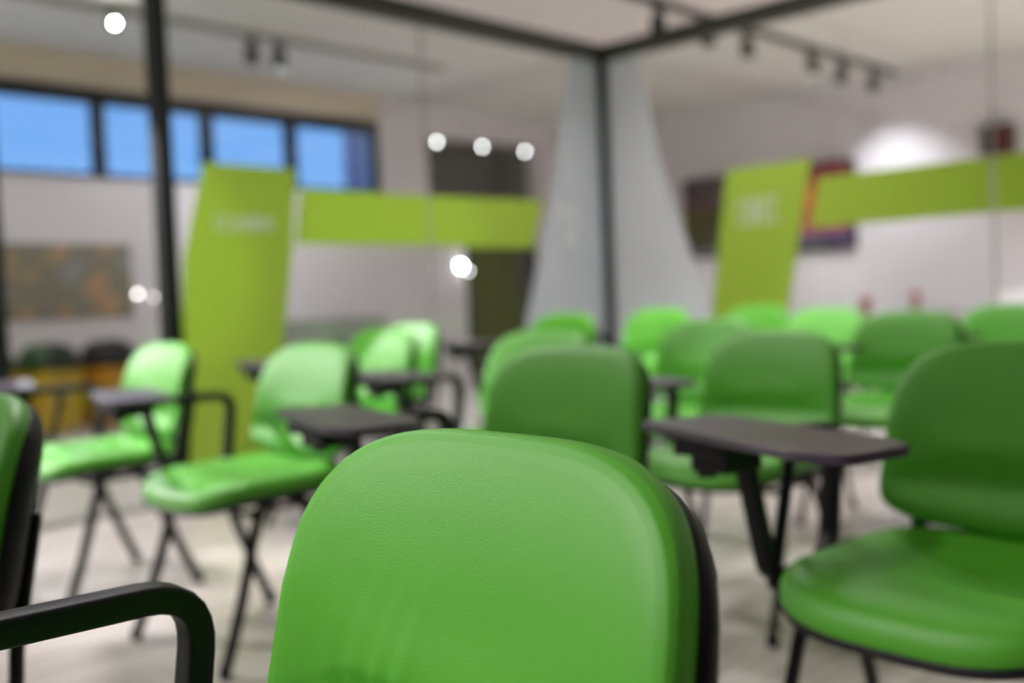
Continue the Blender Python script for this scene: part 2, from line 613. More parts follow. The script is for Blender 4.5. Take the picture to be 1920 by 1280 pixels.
# niche and doorway behind the wall
bm = bmesh.new()
add_box(bm, (NX0 - 0.1, Y1 + 0.9, 1.95), (NX1 + 0.1, Y1 + 1.0, 3.0))
add_box(bm, (NX0 - 0.1, Yo, 1.95), (NX0, Y1 + 0.9, 3.0))
add_box(bm, (NX1, Yo, 1.95), (NX1 + 0.1, Y1 + 0.9, 3.0))
add_box(bm, (NX0 - 0.1, Yo, 1.95), (NX1 + 0.1, Y1 + 0.9, 2.0))
add_box(bm, (NX0 - 0.1, Yo, 2.95), (NX1 + 0.1, Y1 + 0.9, 3.0))
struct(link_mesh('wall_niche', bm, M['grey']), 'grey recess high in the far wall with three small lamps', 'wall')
bm = bmesh.new()
add_box(bm, (DX0 - 0.1, Y1 + 1.5, 0), (DX1 + 0.1, Y1 + 1.6, 2.0))
add_box(bm, (DX0 - 0.1, Yo, 0), (DX0, Y1 + 1.5, 2.0))
add_box(bm, (DX1, Yo, 0), (DX1 + 0.1, Y1 + 1.5, 2.0))
add_box(bm, (DX0 - 0.1, Y1 + 0.0, -0.08), (DX1 + 0.1, Y1 + 1.6, 0))
add_box(bm, (DX0 - 0.1, Y1 + 1.0, 1.9), (DX1 + 0.1, Y1 + 1.6, 1.95))
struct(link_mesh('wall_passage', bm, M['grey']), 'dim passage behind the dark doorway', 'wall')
dr = box('door_1', (DX0 + 0.02, Y1 + 0.12, 0.01), (DX1 - 0.02, Y1 + 0.16, 1.98), M['darkwood'], bevel=0.004)
struct(dr, 'dark olive door in the far wall under the green bar', 'door')
bm = bmesh.new()
add_lathe(bm, [(0.0, 0), (0.028, 0), (0.028, 0.05), (0.0, 0.05)], (DX0 + 0.12, Y1 + 0.07, 1.05), 12, 1)
link_mesh('door_handle', bm, M['lightgrey'], dr, smooth=False)
bm = bmesh.new()
add_box(bm, (DX0 - 0.05, Y1 - 0.015, 0), (DX0 + 0.02, Y1 + 0.15, 2.0))
add_box(bm, (DX1 - 0.02, Y1 - 0.015, 0), (DX1 + 0.05, Y1 + 0.15, 2.0))
struct(link_mesh('trim_2', bm, M['frame']), 'dark frame of the doorway in the far wall', 'trim')

# clerestory windows: bays between mullions
MULL = [WX0, 2.02, 4.13, 5.23, 6.21, WX1]
for i in range(len(MULL) - 1):
    a, b = MULL[i], MULL[i + 1]
    bm = bmesh.new()
    t = 0.062
    add_box(bm, (a, Y1 - 0.03, WZ0), (a + t * 0.8, Y1 + 0.10, WZ1 + 0.02))
    add_box(bm, (b - t * 0.8, Y1 - 0.03, WZ0), (b, Y1 + 0.10, WZ1 + 0.02))
    add_box(bm, (a, Y1 - 0.03, WZ1 - 0.10), (b, Y1 + 0.10, WZ1 + 0.03))
    add_box(bm, (a, Y1 - 0.03, WZ0), (b, Y1 + 0.10, WZ0 + 0.03))
    w = link_mesh('window_%d' % (i + 1), bm, M['frame'])
    place = ['far end bay of the high window strip', 'wide bay of the high window strip left of the post', 'bay of the high window strip crossed by the black post',
             'bay of the high window strip above the green pillar', 'last bay of the high window strip, with a brick wall outside'][i]
    struct(w, 'dark framed ' + place, 'window')
    bm = bmesh.new()
    add_box(bm, (a + t * 0.5, Y1 + 0.03, WZ0 + 0.01), (b - t * 0.5, Y1 + 0.036, WZ1))
    link_mesh('window_pane', bm, M['wglass'], w)
# brick building outside the last bay
bld = empty('neighbouring_building', (14.8, 16.0, 0))
tag(bld, 'reddish brick building outside, seen through the last window bay', 'building')
box('brick_wall', (0, 0, 0), (6, 4, 7.5), M['brick'], bld)
box('roof_edge', (-0.15, -0.15, 7.5), (6.1, 4.1, 7.7), M['lightgrey'], bld)

# baseboards
struct(box('baseboard_right', (X1 - 0.015, Y0, 0), (X1, Y1, 0.08), M['white']), 'white baseboard along the television wall', 'baseboard')
struct(box('baseboard_left', (X0, Y1 - 0.015, 0), (DX0 - 0.06, Y1, 0.08), M['white']), 'white baseboard below the window wall', 'baseboard')

# ------------------------------------------------------------------ glass partitions
YW, XW, TOPZ = 4.6, 5.67, 2.62
PL = empty('glass_partition', (XW, YW, 0))
tag(PL, 'glass partition with slim black posts and green pillar decal, window side', 'partition')
PR = empty('glass_partition', (XW, 0, 0))
tag(PR, 'glass partition with leaning green pillar decal, television side', 'partition')


def lbox(name, lo, hi, mat, parent, bevel=None):
    off = parent.location
    q = parent
    while q.parent is not None:
        q = q.parent
        off = off + q.location
    return box(name, tuple(lo[i] - off[i] for i in range(3)), tuple(hi[i] - off[i] for i in range(3)), mat, parent, bevel)


h = 0.052
lbox('post', (XW - h, YW - h, 0), (XW + h, YW + h, TOPZ + h), M['frame'], PL, 0.003)
POSTS_L = [2.34, 1.545, -1.2]
for x in POSTS_L:
    lbox('post', (x - 0.04, YW - 0.04, 0), (x + 0.04, YW + 0.04, TOPZ - h), M['frame'], PL, 0.003)
lbox('top_rail', (X0, YW - h, TOPZ - h), (XW - h, YW + h, TOPZ + h), M['rail'], PL, 0.003)
lbox('bottom_rail', (X0, YW - 0.012, 0), (XW - h, YW + 0.012, 0.03), M['lightgrey'], PL, 0.003)
lbox('top_rail', (XW - h, Y0, TOPZ - h), (XW + h, YW - h, TOPZ + h), M['rail'], PR, 0.003)
lbox('bottom_rail', (XW - 0.012, Y0, 0), (XW + 0.012, YW - h, 0.03), M['lightgrey'], PR, 0.003)
lbox('post', (XW - h, -1.6, 0), (XW + h, -1.55, TOPZ - h), M['frame'], PR, 0.003)


def pane_l(a, b):
    return lbox('glass_pane', (a, YW - 0.005, 0.03), (b, YW + 0.005, TOPZ - h), M['glass'], PL)


def pane_r(a, b):
    return lbox('glass_pane', (XW - 0.005, a, 0.03), (XW + 0.005, b, TOPZ - h), M['glass'], PR)


pane_l(X0, -1.24)
pane_l(-1.16, 1.505)
pane_l(1.585, 2.30)
pl_main = pane_l(2.38, 3.995)
pl_far = pane_l(4.005, XW - h)
pr_main = pane_r(1.975, YW - h)
pr_side = pane_r(-1.55, 1.965)
pane_r(Y0, -1.6)
for x in (4.0,):
    lbox('glass_joint', (x - 0.005, YW - 0.006, 0.03), (x + 0.005, YW + 0.006, TOPZ - h), M['lightgrey'], PL)
lbox('glass_joint', (XW - 0.006, 1.965, 0.03), (XW + 0.006, 1.975, TOPZ - h), M['lightgrey'], PR)


def film_l(name, pts, mat, pane, thick=0.0006, off=0.0056):
    o = PL.location
    return prism(name, [(x - o.x, z) for x, z in pts], 1, -off - thick, -off, mat, pane)


def film_r(name, pts, mat, pane, thick=0.0006, off=0.0056):
    o = PR.location
    return prism(name, [(y, z) for y, z in pts], 0, -off - thick, -off, mat, pane)


# green pillar + bar on the window side
film_l('green_pillar_film', [(2.55, 1.66), (3.085, 1.66), (3.045, 1.25), (2.83, 0.03), (2.37, 0.03), (2.37, 0.55), (2.42, 1.18)], M['greenfilm'], pl_main)
film_l('green_bar_film', [(3.11, 1.56), (3.992, 1.56), (3.992, 1.265), (3.065, 1.265)], M['greenfilm'], pl_main)
film_l('green_bar_film', [(4.008, 1.56), (5.01, 1.575), (4.89, 1.255), (4.008, 1.265)], M['greenfilm'], pl_far)
film_l('frosted_film', [(5.33, 2.58), (5.63, 2.58), (5.63, 0.03), (4.62, 0.03), (4.80, 0.79), (5.10, 1.62)], M['frost'], pl_far)
# right side
film_r('frosted_film', [(4.565, 2.58), (4.27, 2.58), (4.10, 1.75), (3.76, 0.85), (3.5, 0.03), (4.565, 0.03)], M['frost'], pr_main)
film_r('green_pillar_film', [(3.60, 1.70), (3.01, 1.70), (3.19, 0.78), (3.31, 0.03), (3.89, 0.03), (3.75, 0.76)], M['greenfilm'], pr_main)
film_r('green_bar_film', [(2.965, 1.58), (1.98, 1.58), (1.98, 1.285), (3.025, 1.285)], M['greenfilm'], pr_main)
film_r('green_bar_film', [(1.96, 1.58), (-1.5, 1.58), (-1.5, 1.285), (1.96, 1.285)], M['greenfilm'], pr_side)


def glyphs(name, place, pane, parent_off, u0, u1, z0, z1, n, seed, vertical=False):
    """small white vinyl letters too blurred to read: strokes of letter size"""
    rnd = random.Random(seed)
    bm = bmesh.new()
    for i in range(n):
        if vertical:
            zt = z1 - (z1 - z0) * i / n
            hgt = (z1 - z0) / n * 0.78
            a, b2 = u0, u1
            zz0, zz1 = zt - hgt, zt
        else:
            w = (u1 - u0) / n
            a = u0 + w * i
            b2 = a + w * 0.74
            zz0, zz1 = z0, z1
        t = min(abs(b2 - a), abs(zz1 - zz0)) * 0.24
        kinds = rnd.choice([0, 1, 2, 3])
        rects = [(a, zz0, a + math.copysign(t, b2 - a), zz1)]
        if kinds in (0, 1):
            rects.append((a, zz1 - t, b2, zz1))
        if kinds in (1, 2):
            rects.append((a, zz0, b2, zz0 + t))
        if kinds in (0, 2, 3):
            rects.append((b2 - math.copysign(t, b2 - a), zz0, b2, zz1))
        if kinds in (0, 3):
            rects.append((a, (zz0 + zz1) / 2 - t / 2, b2, (zz0 + zz1) / 2 + t / 2))
        for k, (p, q, r, s) in enumerate(rects):
            o = 0.0064 + 0.00013 * k
            lo, hi = sorted((p, r)), sorted((q, s))
            if place == 'l':
                add_box(bm, (lo[0] - XW, -o - 0.0005, hi[0]), (lo[1] - XW, -o, hi[1]))
            else:
                add_box(bm, (-o - 0.0005, lo[0], hi[0]), (-o, lo[1], hi[1]))
    return link_mesh(name, bm, M['letter'], pane)


glyphs('lettering', 'l', pl_main, None, 2.60, 2.94, 1.33, 1.40, 7, 3)
glyphs('lettering', 'l', pl_far, None, 5.20, 5.33, 1.25, 1.56, 3, 5, True)
glyphs('lettering', 'r', pr_main, None, 3.52, 3.22, 1.34, 1.50, 5, 8)


# ------------------------------------------------------------------ chair
def rounded_pts(hw, hh, n_top, n_bot, sag, seg=64):
    """closed outline, symmetric, rounder at +v, squarer at -v with a sagging bottom edge"""
    out = []
    for i in range(seg):
        th = 2 * PI * i / seg
        c, s = math.cos(th), math.sin(th)
        n = n_top if s >= 0 else n_bot
        x = hw * math.copysign(abs(c) ** (2 / n), c)
        v = hh * math.copysign(abs(s) ** (2 / n), s)
        if s < 0:
            v -= sag * (1 - (x / hw) ** 2) * min(1, abs(s) * 2.5)
        out.append((x, v))
    return out


def cushion(bm, outline, prof, place):
    """rings of the outline scaled towards its centre; prof is a list of (scale, height); place maps (x, v, height)"""
    rings = []
    for s, hgt in prof:
        rings.append([bm.verts.new(place(x * s, v * s, hgt)) for x, v in outline])
    n = len(outline)
    for i in range(len(rings) - 1):
        for k in range(n):
            k2 = (k + 1) % n
            bm.faces.new((rings[i][k], rings[i][k2], rings[i + 1][k2], rings[i + 1][k]))
    for r, (s, hgt) in ((rings[0], prof[0]), (rings[-1], prof[-1])):
        c = bm.verts.new(place(0, 0, hgt))
        for k in range(n):
            bm.faces.new((r[k], r[(k + 1) % n], c))


BACK_Z, LEAN = 0.664, math.radians(11)
BACK_Y = 0.262


def back_place(x, v, d, curve=0.45, folds=False, nose=True):
    """x sideways, v up the back, d towards the sitter"""
    y = -d
    y -= curve * x * x * (1 - 0.25 * (v / 0.17))       # wings come forward
    if nose:
        # upper panel slightly hollow, crease above the lumbar roll
        edge = max(0.0, 1 - (abs(x) / 0.235) ** 6)
        if v < -0.048:
            t = min(1.0, (-0.048 - v) / 0.046)
            y += 0.017 * t * edge
        if v < -0.094:
            t = min(1.0, (-0.094 - v) / 0.050)
            y -= 0.020 * t * t * (3 - 2 * t) * edge
        y -= 0.004 * math.exp(-((v + 0.035) / 0.030) ** 2)
    y += 0.030 * max(0.0, v / 0.17) ** 2 * 0.9          # top rolls back
    if folds:
        fade = max(0.0, min(1.0, (0.06 - v) / 0.16))
        for x0, am, w in ((-0.100, 0.0022, 0.010), (-0.070, 0.0024, 0.008), (-0.042, 0.0022, 0.009), (-0.135, 0.0012, 0.014)):
            xc = x0 + 0.25 * (v + 0.02)
            y -= fade * am * math.exp(-((x - xc) / w) ** 2)
    z = v
    # lean back about the pad centre
    yy = y * math.cos(LEAN) + z * math.sin(LEAN)
    zz = -y * math.sin(LEAN) + z * math.cos(LEAN)
    return Vector((x, BACK_Y + yy, BACK_Z + zz))


PROF_PAD = [(0.2, 0.0), (0.6, 0.0), (0.93, 0.0), (0.985, 0.003), (1.0, 0.010), (1.0, 0.020), (0.992, 0.0265), (0.97, 0.0318),
            (0.93, 0.0352), (0.88, 0.0368), (0.80, 0.0378), (0.70, 0.0384), (0.60, 0.0388), (0.5, 0.039), (0.4, 0.0392), (0.3, 0.0393), (0.2, 0.0394), (0.1, 0.0394)]


def dense(prof, k=3):
    out = []
    for i in range(len(prof) - 1):
        for j in range(k):
            t = j / k
            out.append((prof[i][0] * (1 - t) + prof[i + 1][0] * t, prof[i][1] * (1 - t) + prof[i + 1][1] * t))
    out.append(prof[-1])
    return out


def make_back_pad(parent, folds=False):
    bm = bmesh.new()
    o = rounded_pts(0.232, 0.158, 3.25, 9.0, 0.026, 96 if folds else 64)
    cushion(bm, o, dense(PROF_PAD, 4) if folds else PROF_PAD, lambda x, v, d: back_place(x * (1.02 - 0.085 * (v + 0.16) / 0.32), v, d, folds=folds))
    return link_mesh('backrest_cushion', bm, M['leather'], parent, smooth=True)


def make_back_shell(parent):
    bm = bmesh.new()
    o = rounded_pts(0.237, 0.155, 3.2, 7.5, 0.022)
    prof = [(0.1, -0.042), (0.4, -0.041), (0.7, -0.037), (0.86, -0.030), (0.94, -0.022), (0.985, -0.012), (1.0, -0.004), (1.0, 0.004), (0.99, 0.008), (0.9, 0.006), (0.4, 0.004)]
    cushion(bm, o, prof, lambda x, v, d: back_place(x * (1.025 - 0.088 * (v + 0.16) / 0.32), v - 0.004, d, nose=False))
    return link_mesh('backrest_shell', bm, M['black'], parent, smooth=True)


def seat_place(x, v, d):
    # v: + is the rear of the seat
    z = 0.428 + d
    z -= 0.028 * max(0.0, (-v - 0.09) / 0.13) ** 2        # waterfall front
    z += 0.016 * max(0.0, (v - 0.08) / 0.13) ** 2
    z += 0.006 * (x / 0.23) ** 2
    if d > 0.02:
        z -= 0.006 * math.exp(-((x / 0.14) ** 2) - ((v - 0.03) / 0.12) ** 2)
        z -= 0.003 * math.exp(-((v + 0.125) / 0.012) ** 2)
    return Vector((x, v, z))


def make_seat_pad(parent):
    bm = bmesh.new()
    o = [(x, -v) for x, v in rounded_pts(0.238, 0.220, 3.6, 4.5, 0.006)]
    prof = [(0.3, 0.0), (0.93, 0.0), (0.985, 0.003), (1.0, 0.011), (1.0, 0.024), (0.99, 0.035), (0.965, 0.043),
            (0.92, 0.048), (0.85, 0.050), (0.75, 0.050), (0.65, 0.050), (0.55, 0.050), (0.42, 0.050), (0.3, 0.050), (0.15, 0.050)]
    cushion(bm, o, prof, seat_place)
    return link_mesh('seat_cushion', bm, M['leather'], parent, smooth=True)


def make_seat_pan(parent):
    bm = bmesh.new()
    o = [(x, -v) for x, v in rounded_pts(0.240, 0.222, 3.6, 4.5, 0.006)]
    prof = [(0.2, -0.028), (0.7, -0.026), (0.9, -0.018), (0.98, -0.008), (1.0, 0.002), (0.995, 0.007), (0.93, 0.004), (0.4, 0.003)]
    cushion(bm, o, prof, seat_place)
    return link_mesh('seat_pan', bm, M['black'], parent, smooth=True)


TB = [(-0.462, -0.210), (-0.395, -0.055), (-0.02, -0.165), (0.045, -0.215), (0.025, -0.345), (-0.06, -0.352)]


def make_chair(tablet=True, folds=False, rz_tab=0.0):
    root = empty('tablet_chair')
    bp = make_back_pad(root, folds)
    make_back_shell(root)
    make_seat_pad(root)
    make_seat_pan(root)
    for sx in (-1, 1):
        fr = [(sx * 0.212, -0.02, 0.408), (sx * 0.222, -0.07, 0.395), (sx * 0.235, -0.145, 0.17), (sx * 0.245, -0.205, 0.012)]
        rr_ = [(sx * 0.212, 0.03, 0.408), (sx * 0.222, 0.07, 0.395), (sx * 0.235, 0.165, 0.17), (sx * 0.245, 0.235, 0.012)]
        for pts in (fr, rr_):
            lg = sweep('leg', smooth_path(pts, 6), 0.010, 0.0165, M['tube'], root, ref=(1, 0, 0))
            e = pts[-1]
            bm = bmesh.new()
            add_lathe(bm, [(0.013, 0.0), (0.016, 0.004), (0.0165, 0.02), (0.013, 0.034)], (e[0], e[1], 0.0), 14)
            link_mesh('foot_cap', bm, M['rubber'], lg, smooth=True)
    bm = bmesh.new()
    for y in (-0.085, 0.105):
        add_sweep(bm, [Vector((-0.21, y, 0.390)), Vector((-0.1, y, 0.390)), Vector((0.1, y, 0.390)), Vector((0.21, y, 0.390))], 0.009, 0.009, ref=(0, 1, 0))
    for sx in (-1, 1):
        add_sweep(bm, [Vector((sx * 0.205, -0.10, 0.397)), Vector((sx * 0.205, 0.15, 0.397))], 0.009, 0.009)
    link_mesh('seat_frame', bm, M['tube'], root, smooth=True)
    for sx in (-1, 1):
        pts = [(sx * 0.186, 0.06, 0.394), (sx * 0.186, 0.18, 0.396), (sx * 0.186, 0.238, 0.42), (sx * 0.186, 0.250, 0.49), (sx * 0.184, 0.272, 0.60), (sx * 0.182, 0.284, 0.66)]
        sweep('back_support', smooth_path(pts, 6), 0.016, 0.009, M['tube'], root)
    for sx in (-1,):                                   # one arm only, on the sitter's right
        x = sx * 0.310
        hoop = [(x - sx * 0.012, 0.10, 0.425), (x, 0.145, 0.455), (x, 0.172, 0.664), (x, -0.120, 0.668), (x, -0.052, 0.432), (x - sx * 0.012, -0.01, 0.418)]
        hp = round_corners(hoop, 0.058, 7)
        o = sweep('armrest', hp, 0.0175, 0.0135, M['black'], root, seg=20, power=5.5)
        bm = bmesh.new()
        add_sweep(bm, [Vector((x - sx * 0.012, 0.20, 0.436)), Vector((x - sx * 0.012, 0.1, 0.426)), Vector((x - sx * 0.012, -0.06, 0.420))], 0.010, 0.014, power=4.0)
        for y in (0.10, -0.03):
            add_sweep(bm, [Vector((x - sx * 0.008, y, 0.418)), Vector((sx * 0.19, y, 0.402))], 0.013, 0.007, ref=(0, 1, 0), power=3)
        link_mesh('arm_bracket', bm, M['black'], root, smooth=True)
    if tablet:
        bm = bmesh.new()
        pts = [Vector((p[0], p[1], 0)) for p in TB]
        # round the outline
        loop = []
        n = len(pts)
        for i in range(n):
            a, b, c = pts[i - 1], pts[i], pts[(i + 1) % n]
            k = min(0.022, (a - b).length * 0.4, (c - b).length * 0.4)
            p0 = b + (a - b).normalized() * k
            p2 = b + (c - b).normalized() * k
            for j in range(5):
                t = j / 4
                loop.append(p0 * (1 - t) ** 2 + b * 2 * t * (1 - t) + p2 * t * t)
        loop2 = [(p.x, p.y) for p in loop]
        add_prism(bm, loop2, 2, 0.690, 0.705)
        link_mesh('writing_tablet', bm, M['tablet'], root, bevel=0.003)
        bm = bmesh.new()
        add_box(bm, (-0.355, -0.245, 0.660), (-0.25, -0.11, 0.690))
        add_box(bm, (-0.335, -0.225, 0.632), (-0.26, -0.13, 0.668))
        add_lathe(bm, [(0.0, 0.615), (0.018, 0.615), (0.018, 0.66), (0.0, 0.66)], (-0.34, -0.175, 0), 14)
        link_mesh('tablet_hinge', bm, M['black'], root, bevel=0.003)
        sweep('tablet_strut', smooth_path([(-0.30, 0.012, 0.655), (-0.302, 0.004, 0.60), (-0.297, -0.05, 0.435)], 5), 0.010, 0.011, M['black'], root, power=3)
    return root


def dup(root):
    r = root.copy()
    COL.objects.link(r)
    for ch in list(root.children):
        c = ch.copy()
        COL.objects.link(c)
        c.parent = r
        for g in list(ch.children):
            d = g.copy()
            COL.objects.link(d)
            d.parent = c
    return r


proto_tab = make_chair(True)
proto_fold = make_chair(False, folds=True)
#  back-centre x, y, turn (deg, + towards camera), label
GRP = 'green tablet chairs in rows'
CH = [
    ('F', 0.50, 1.625, 0, 'green chair cut off by the left picture edge, black shell side towards the viewer'),
    ('E', 1.72, 3.46, -1, 'brightly lit green chair standing before the orange bins, tablet board beside it'),
    ('G', 1.74, 2.56, 0, 'green chair in front of the green pillar decal, its seat fully seen'),
    ('B', 1.70, 1.50, 0, 'dark green chair directly behind the near chair, hiding the one behind'),
    ('D', 1.85, 0.60, -4, 'large dark green chair at the right with seat and creased back in view'),
    ('I', 2.52, 2.35, 0, 'light green chair whose top shows over the chair behind the near chair'),
    ('H', 2.80, 3.56, 0, 'pale green chair between the green pillar and the dark doorway, arm in front'),
    ('C', 2.78, 1.62, 0, 'dark green chair right behind the dark writing board at right centre'),
    ('I2', 3.90, 3.47, 0, 'far pale chair just left of the corner post, highlight on its edge'),
    ('H2', 3.52, 4.22, 0, 'small pale chair peeping out right of the chair by the doorway'),
    ('J', 4.70, 3.46, 0, 'bright green chair just right of the corner post of the glass'),
    ('C2', 3.45, 2.30, 0, 'mid green chair half hidden left of the chair behind the writing board'),
    ('K', 4.05, 1.75, 0, 'very dark green chair seen between the two nearest chairs at right'),
    ('N', 5.05, 2.62, 0, 'bright green chair in the last row, right of the leaning green pillar'),
    ('M', 5.38, 3.24, 0, 'light green chair at the foot of the leaning green pillar'),
    ('L', 4.8, 1.60, 0, 'dark green chair in the last row at the right picture edge'),
]
HSC = {'C': 0.975, 'J': 1.03, 'I2': 1.03, 'M': 1.02}
used = False
for key, bx, by, turn, label in CH:
    ph = math.radians(turn)
    c = Vector((bx + BACK_Y * -math.cos(ph), by + BACK_Y * -math.sin(ph), 0))
    if not used:
        o = proto_tab
        used = True
    else:
        o = dup(proto_tab)
    o.location = c
    o.rotation_euler = (0, 0, -PI / 2 + ph)
    o.scale = (1, 1, HSC.get(key, 1.0))
    tag(o, label, 'chair', GRP)
o = proto_fold
o.location = (0.545 - BACK_Y, 0.592, 0)
o.rotation_euler = (0, 0, -PI / 2 + math.radians(-2.8))
tag(o, 'nearest green chair in sharp focus, filling the lower middle', 'chair', GRP)


# ------------------------------------------------------------------ track lights
def rail(y, x0, x1, label, mat='rail'):
    r = box('ceiling_track', (x0, y - 0.03, CEIL - 0.05), (x1, y + 0.03, CEIL), M[mat], bevel=0.003)
    return tag(r, label, 'lighting track')


def make_spot(lens=False):
    t = empty('track_spotlight')
    box('adapter', (-0.05, -0.03, -0.04), (0.05, 0.03, 0.0), M['spotbody'], t, bevel=0.003)
    bm = bmesh.new()
    add_lathe(bm, [(0.0, -0.075), (0.016, -0.075), (0.016, -0.03), (0.0, -0.03)], (0, 0, 0), 10)
    link_mesh('stem', bm, M['spotbody'], t, smooth=False)
    bm = bmesh.new()
    add_lathe(bm, [(0.0, 0.0), (0.052, 0.0), (0.06, -0.008), (0.06, -0.15), (0.056, -0.16), (0.05, -0.16), (0.047, -0.125), (0.0, -0.125)], (0, 0, 0), 20)
    hd = link_mesh('lamp_head', bm, M['spotbody'], t, smooth=False)
    hd.location = (0, 0, -0.07)
    hd.rotation_euler = (math.radians(8), 0, 0)
    return t, hd


rail(4.95, 4.6, 11.3, 'black ceiling track with spotlights, crossing above the glass corner at right')
rail(7.72, -1.5, 7.0, 'faint pale ceiling track beyond the window side glass', 'lightgrey')
rail(4.4, -2.5, 3.9, 'ceiling track above the left rows of chairs')
rail(2.6, -2.5, 0.4, 'ceiling track above the nearest chair')
sp0, hd0 = make_spot()
XS = [(6.86, 'spotlight nearest the viewer on the right hand track'), (7.52, 'spotlight on the right track just left of where rail and track cross'),
      (8.17, 'spotlight on the right track just right of the rail crossing'), (9.36, 'spotlight third from the wall end of the right track'),
      (10.03, 'spotlight next to last at the wall end of the right track'), (10.75, 'last spotlight at the wall end of the right track')]


def put_spot(x, y, label, group, tilt=None, first=False):
    s = sp0 if first else dup(sp0)
    s.location = (x, y, CEIL - 0.05)
    tag(s, label, 'spotlight', group)
    if tilt is not None:
        for c in s.children:
            if c.name.startswith('lamp_head'):
                c.rotation_euler = tilt
    return s


for i, (x, lb) in enumerate(XS):
    put_spot(x, 4.95, lb, 'spotlights on the right track', first=(i == 0), tilt=(random.uniform(-.25, .25), random.uniform(-.3, .3), 0) if i else None)
put_spot(4.80, 7.72, 'faint spotlight on the far track, left one of the pair', 'spotlights on the far track')
put_spot(5.07, 7.72, 'faint spotlight on the far track, right one of the pair', 'spotlights on the far track')
for (p, t, w, a), nm in zip(SPOTS, ('brightly lit chair by the bins', 'pale chair by the doorway', 'chair beside the corner post', 'floor near the green pillar', 'nearest chair', 'last row')):
    d = (Vector(t) - Vector(p)).normalized()
    q = d.to_track_quat('-Z', 'Y').to_euler()
    put_spot(p[0], p[1], 'black track spotlight aimed at the ' + nm, 'spotlights above the chairs', tilt=q)
# the lit one facing the camera
lit = put_spot(3.60, 7.72, 'glowing white spotlight above the high windows at upper left', 'spotlights on the far track', tilt=(0, 0, 0))
for c in lit.children:
    if c.name.startswith('lamp_head'):
        v = Vector((0, 0, CAM_H)) - Vector((3.6, 7.72, 3.12))
        c.rotation_euler = v.to_track_quat('-Z', 'Y').to_euler()
        bm = bmesh.new()
        add_lathe(bm, [(0.0, -0.15), (0.018, -0.15), (0.018, -0.125), (0.0, -0.125)], (0, 0, 0), 20)
        link_mesh('lens', bm, M['bulb_hot'], c)

# housings for the added fill lights (out of the picture)
for i, (x, y, sx, sy, w) in enumerate(FILL_PANELS):
    t = empty('ceiling_luminaire', (x, y, CEIL))
    tag(t, 'long flat ceiling luminaire giving soft light', 'ceiling light', 'ceiling luminaires')
    bm = bmesh.new()
    add_box(bm, (-sx / 2 - 0.03, -sy / 2 - 0.03, -0.07), (sx / 2 + 0.03, sy / 2 + 0.03, 0))
    link_mesh('housing', bm, M['white'], t, bevel=0.004)


# small glow discs added where bright spots show
def glow_spot(name, loc, r, mat, label, axis='y', group=None, cat='lamp'):
    t = empty(name, loc)
    tag(t, label, cat, group)
    bm = bmesh.new()
    add_lathe(bm, [(0.0, 0.0), (r * 1.25, 0.0), (r * 1.25, 0.02), (0.0, 0.02)], (0, 0, 0), 20, 1)
    b = link_mesh('mount', bm, M['spotbody'], t)
    bm = bmesh.new()
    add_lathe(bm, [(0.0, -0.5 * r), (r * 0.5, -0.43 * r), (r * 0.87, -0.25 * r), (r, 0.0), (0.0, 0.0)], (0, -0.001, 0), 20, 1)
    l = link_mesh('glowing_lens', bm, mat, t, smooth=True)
    if axis == 'x':
        t.rotation_euler = (0, 0, -PI / 2)
    return t


for i, (x, z, lb) in enumerate(((8.31, 2.42, 'left one'), (9.27, 2.465, 'middle one'), (10.23, 2.51, 'right one'))):
    pass


def screen_pt(px, py, ax, val):
    """where the sight line of a measured photo point meets a wall plane"""
    d = fw + rr * ((px - 960) / F_PX) - uu * ((py - 640) / F_PX)
    k = (val - (0, 0, CAM_H)[ax]) / d[ax]
    return Vector((0, 0, CAM_H)) + d * k


for px, py, lb in ((819, 266, 'left'), (904, 275, 'middle'), (984, 284, 'right')):  # added glow discs for spots thought to be reflections
    p = screen_pt(px, py, 1, Y1 + 0.05)
    t = glow_spot('niche_lamp', (p.x, p.y, p.z), 0.024, M['bulb'], 'round glowing lamp in the grey niche, %s of the three' % lb, group='three round lamps in the niche')
    bm = bmesh.new()
    add_sweep(bm, [Vector((0, 0.01, 0.03)), Vector((0, 0.01, 2.95 - p.z))], 0.006, 0.006, seg=8)
    link_mesh('hanging_rod', bm, M['spotbody'], t)
p = screen_pt(864, 499, 1, Y1 - 0.021)  # two glow discs stand in for a bright reflection by the doorway
glow_spot('wall_lamp', p, 0.032, M['bulb_hot'], 'brilliant white round wall lamp left of the dark doorway')
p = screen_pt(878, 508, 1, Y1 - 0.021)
glow_spot('wall_lamp', p, 0.018, M['bulb'], 'small lilac white lamp overlapping the brilliant one by the doorway')
p = screen_pt(258, 551, 1, Y1 - 0.021)  # pink glow discs stand in for reflections in the glass
glow_spot('wall_lamp', p, 0.022, M['bulb_dim'], 'soft pinkish round lamp right of the wall poster')
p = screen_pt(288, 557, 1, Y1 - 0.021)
glow_spot('wall_lamp', p, 0.013, M['bulb_dim'], 'faint pink round lamp beside the black post')

# ------------------------------------------------------------------ things on the far walls
tv = empty('television', (X1 - 0.05, 6.66, 1.885))
tag(tv, 'large wall television with a dark red picture behind the leaning green pillar', 'television')
box('screen', (-0.012, -1.17, -0.50), (0.0, 1.17, 0.50), M['screen'], tv)
bm = bmesh.new()
add_box(bm, (0.0, -1.19, -0.52), (0.045, 1.19, 0.52))
add_box(bm, (-0.016, -1.19, 0.50), (0.0, 1.19, 0.52))
add_box(bm, (-0.016, -1.19, -0.52), (0.0, 1.19, -0.50))
add_box(bm, (-0.016, -1.19, -0.50), (0.0, -1.17, 0.50))
add_box(bm, (-0.016, 1.17, -0.50), (0.0, 1.19, 0.50))
link_mesh('bezel', bm, M['spotbody'], tv)

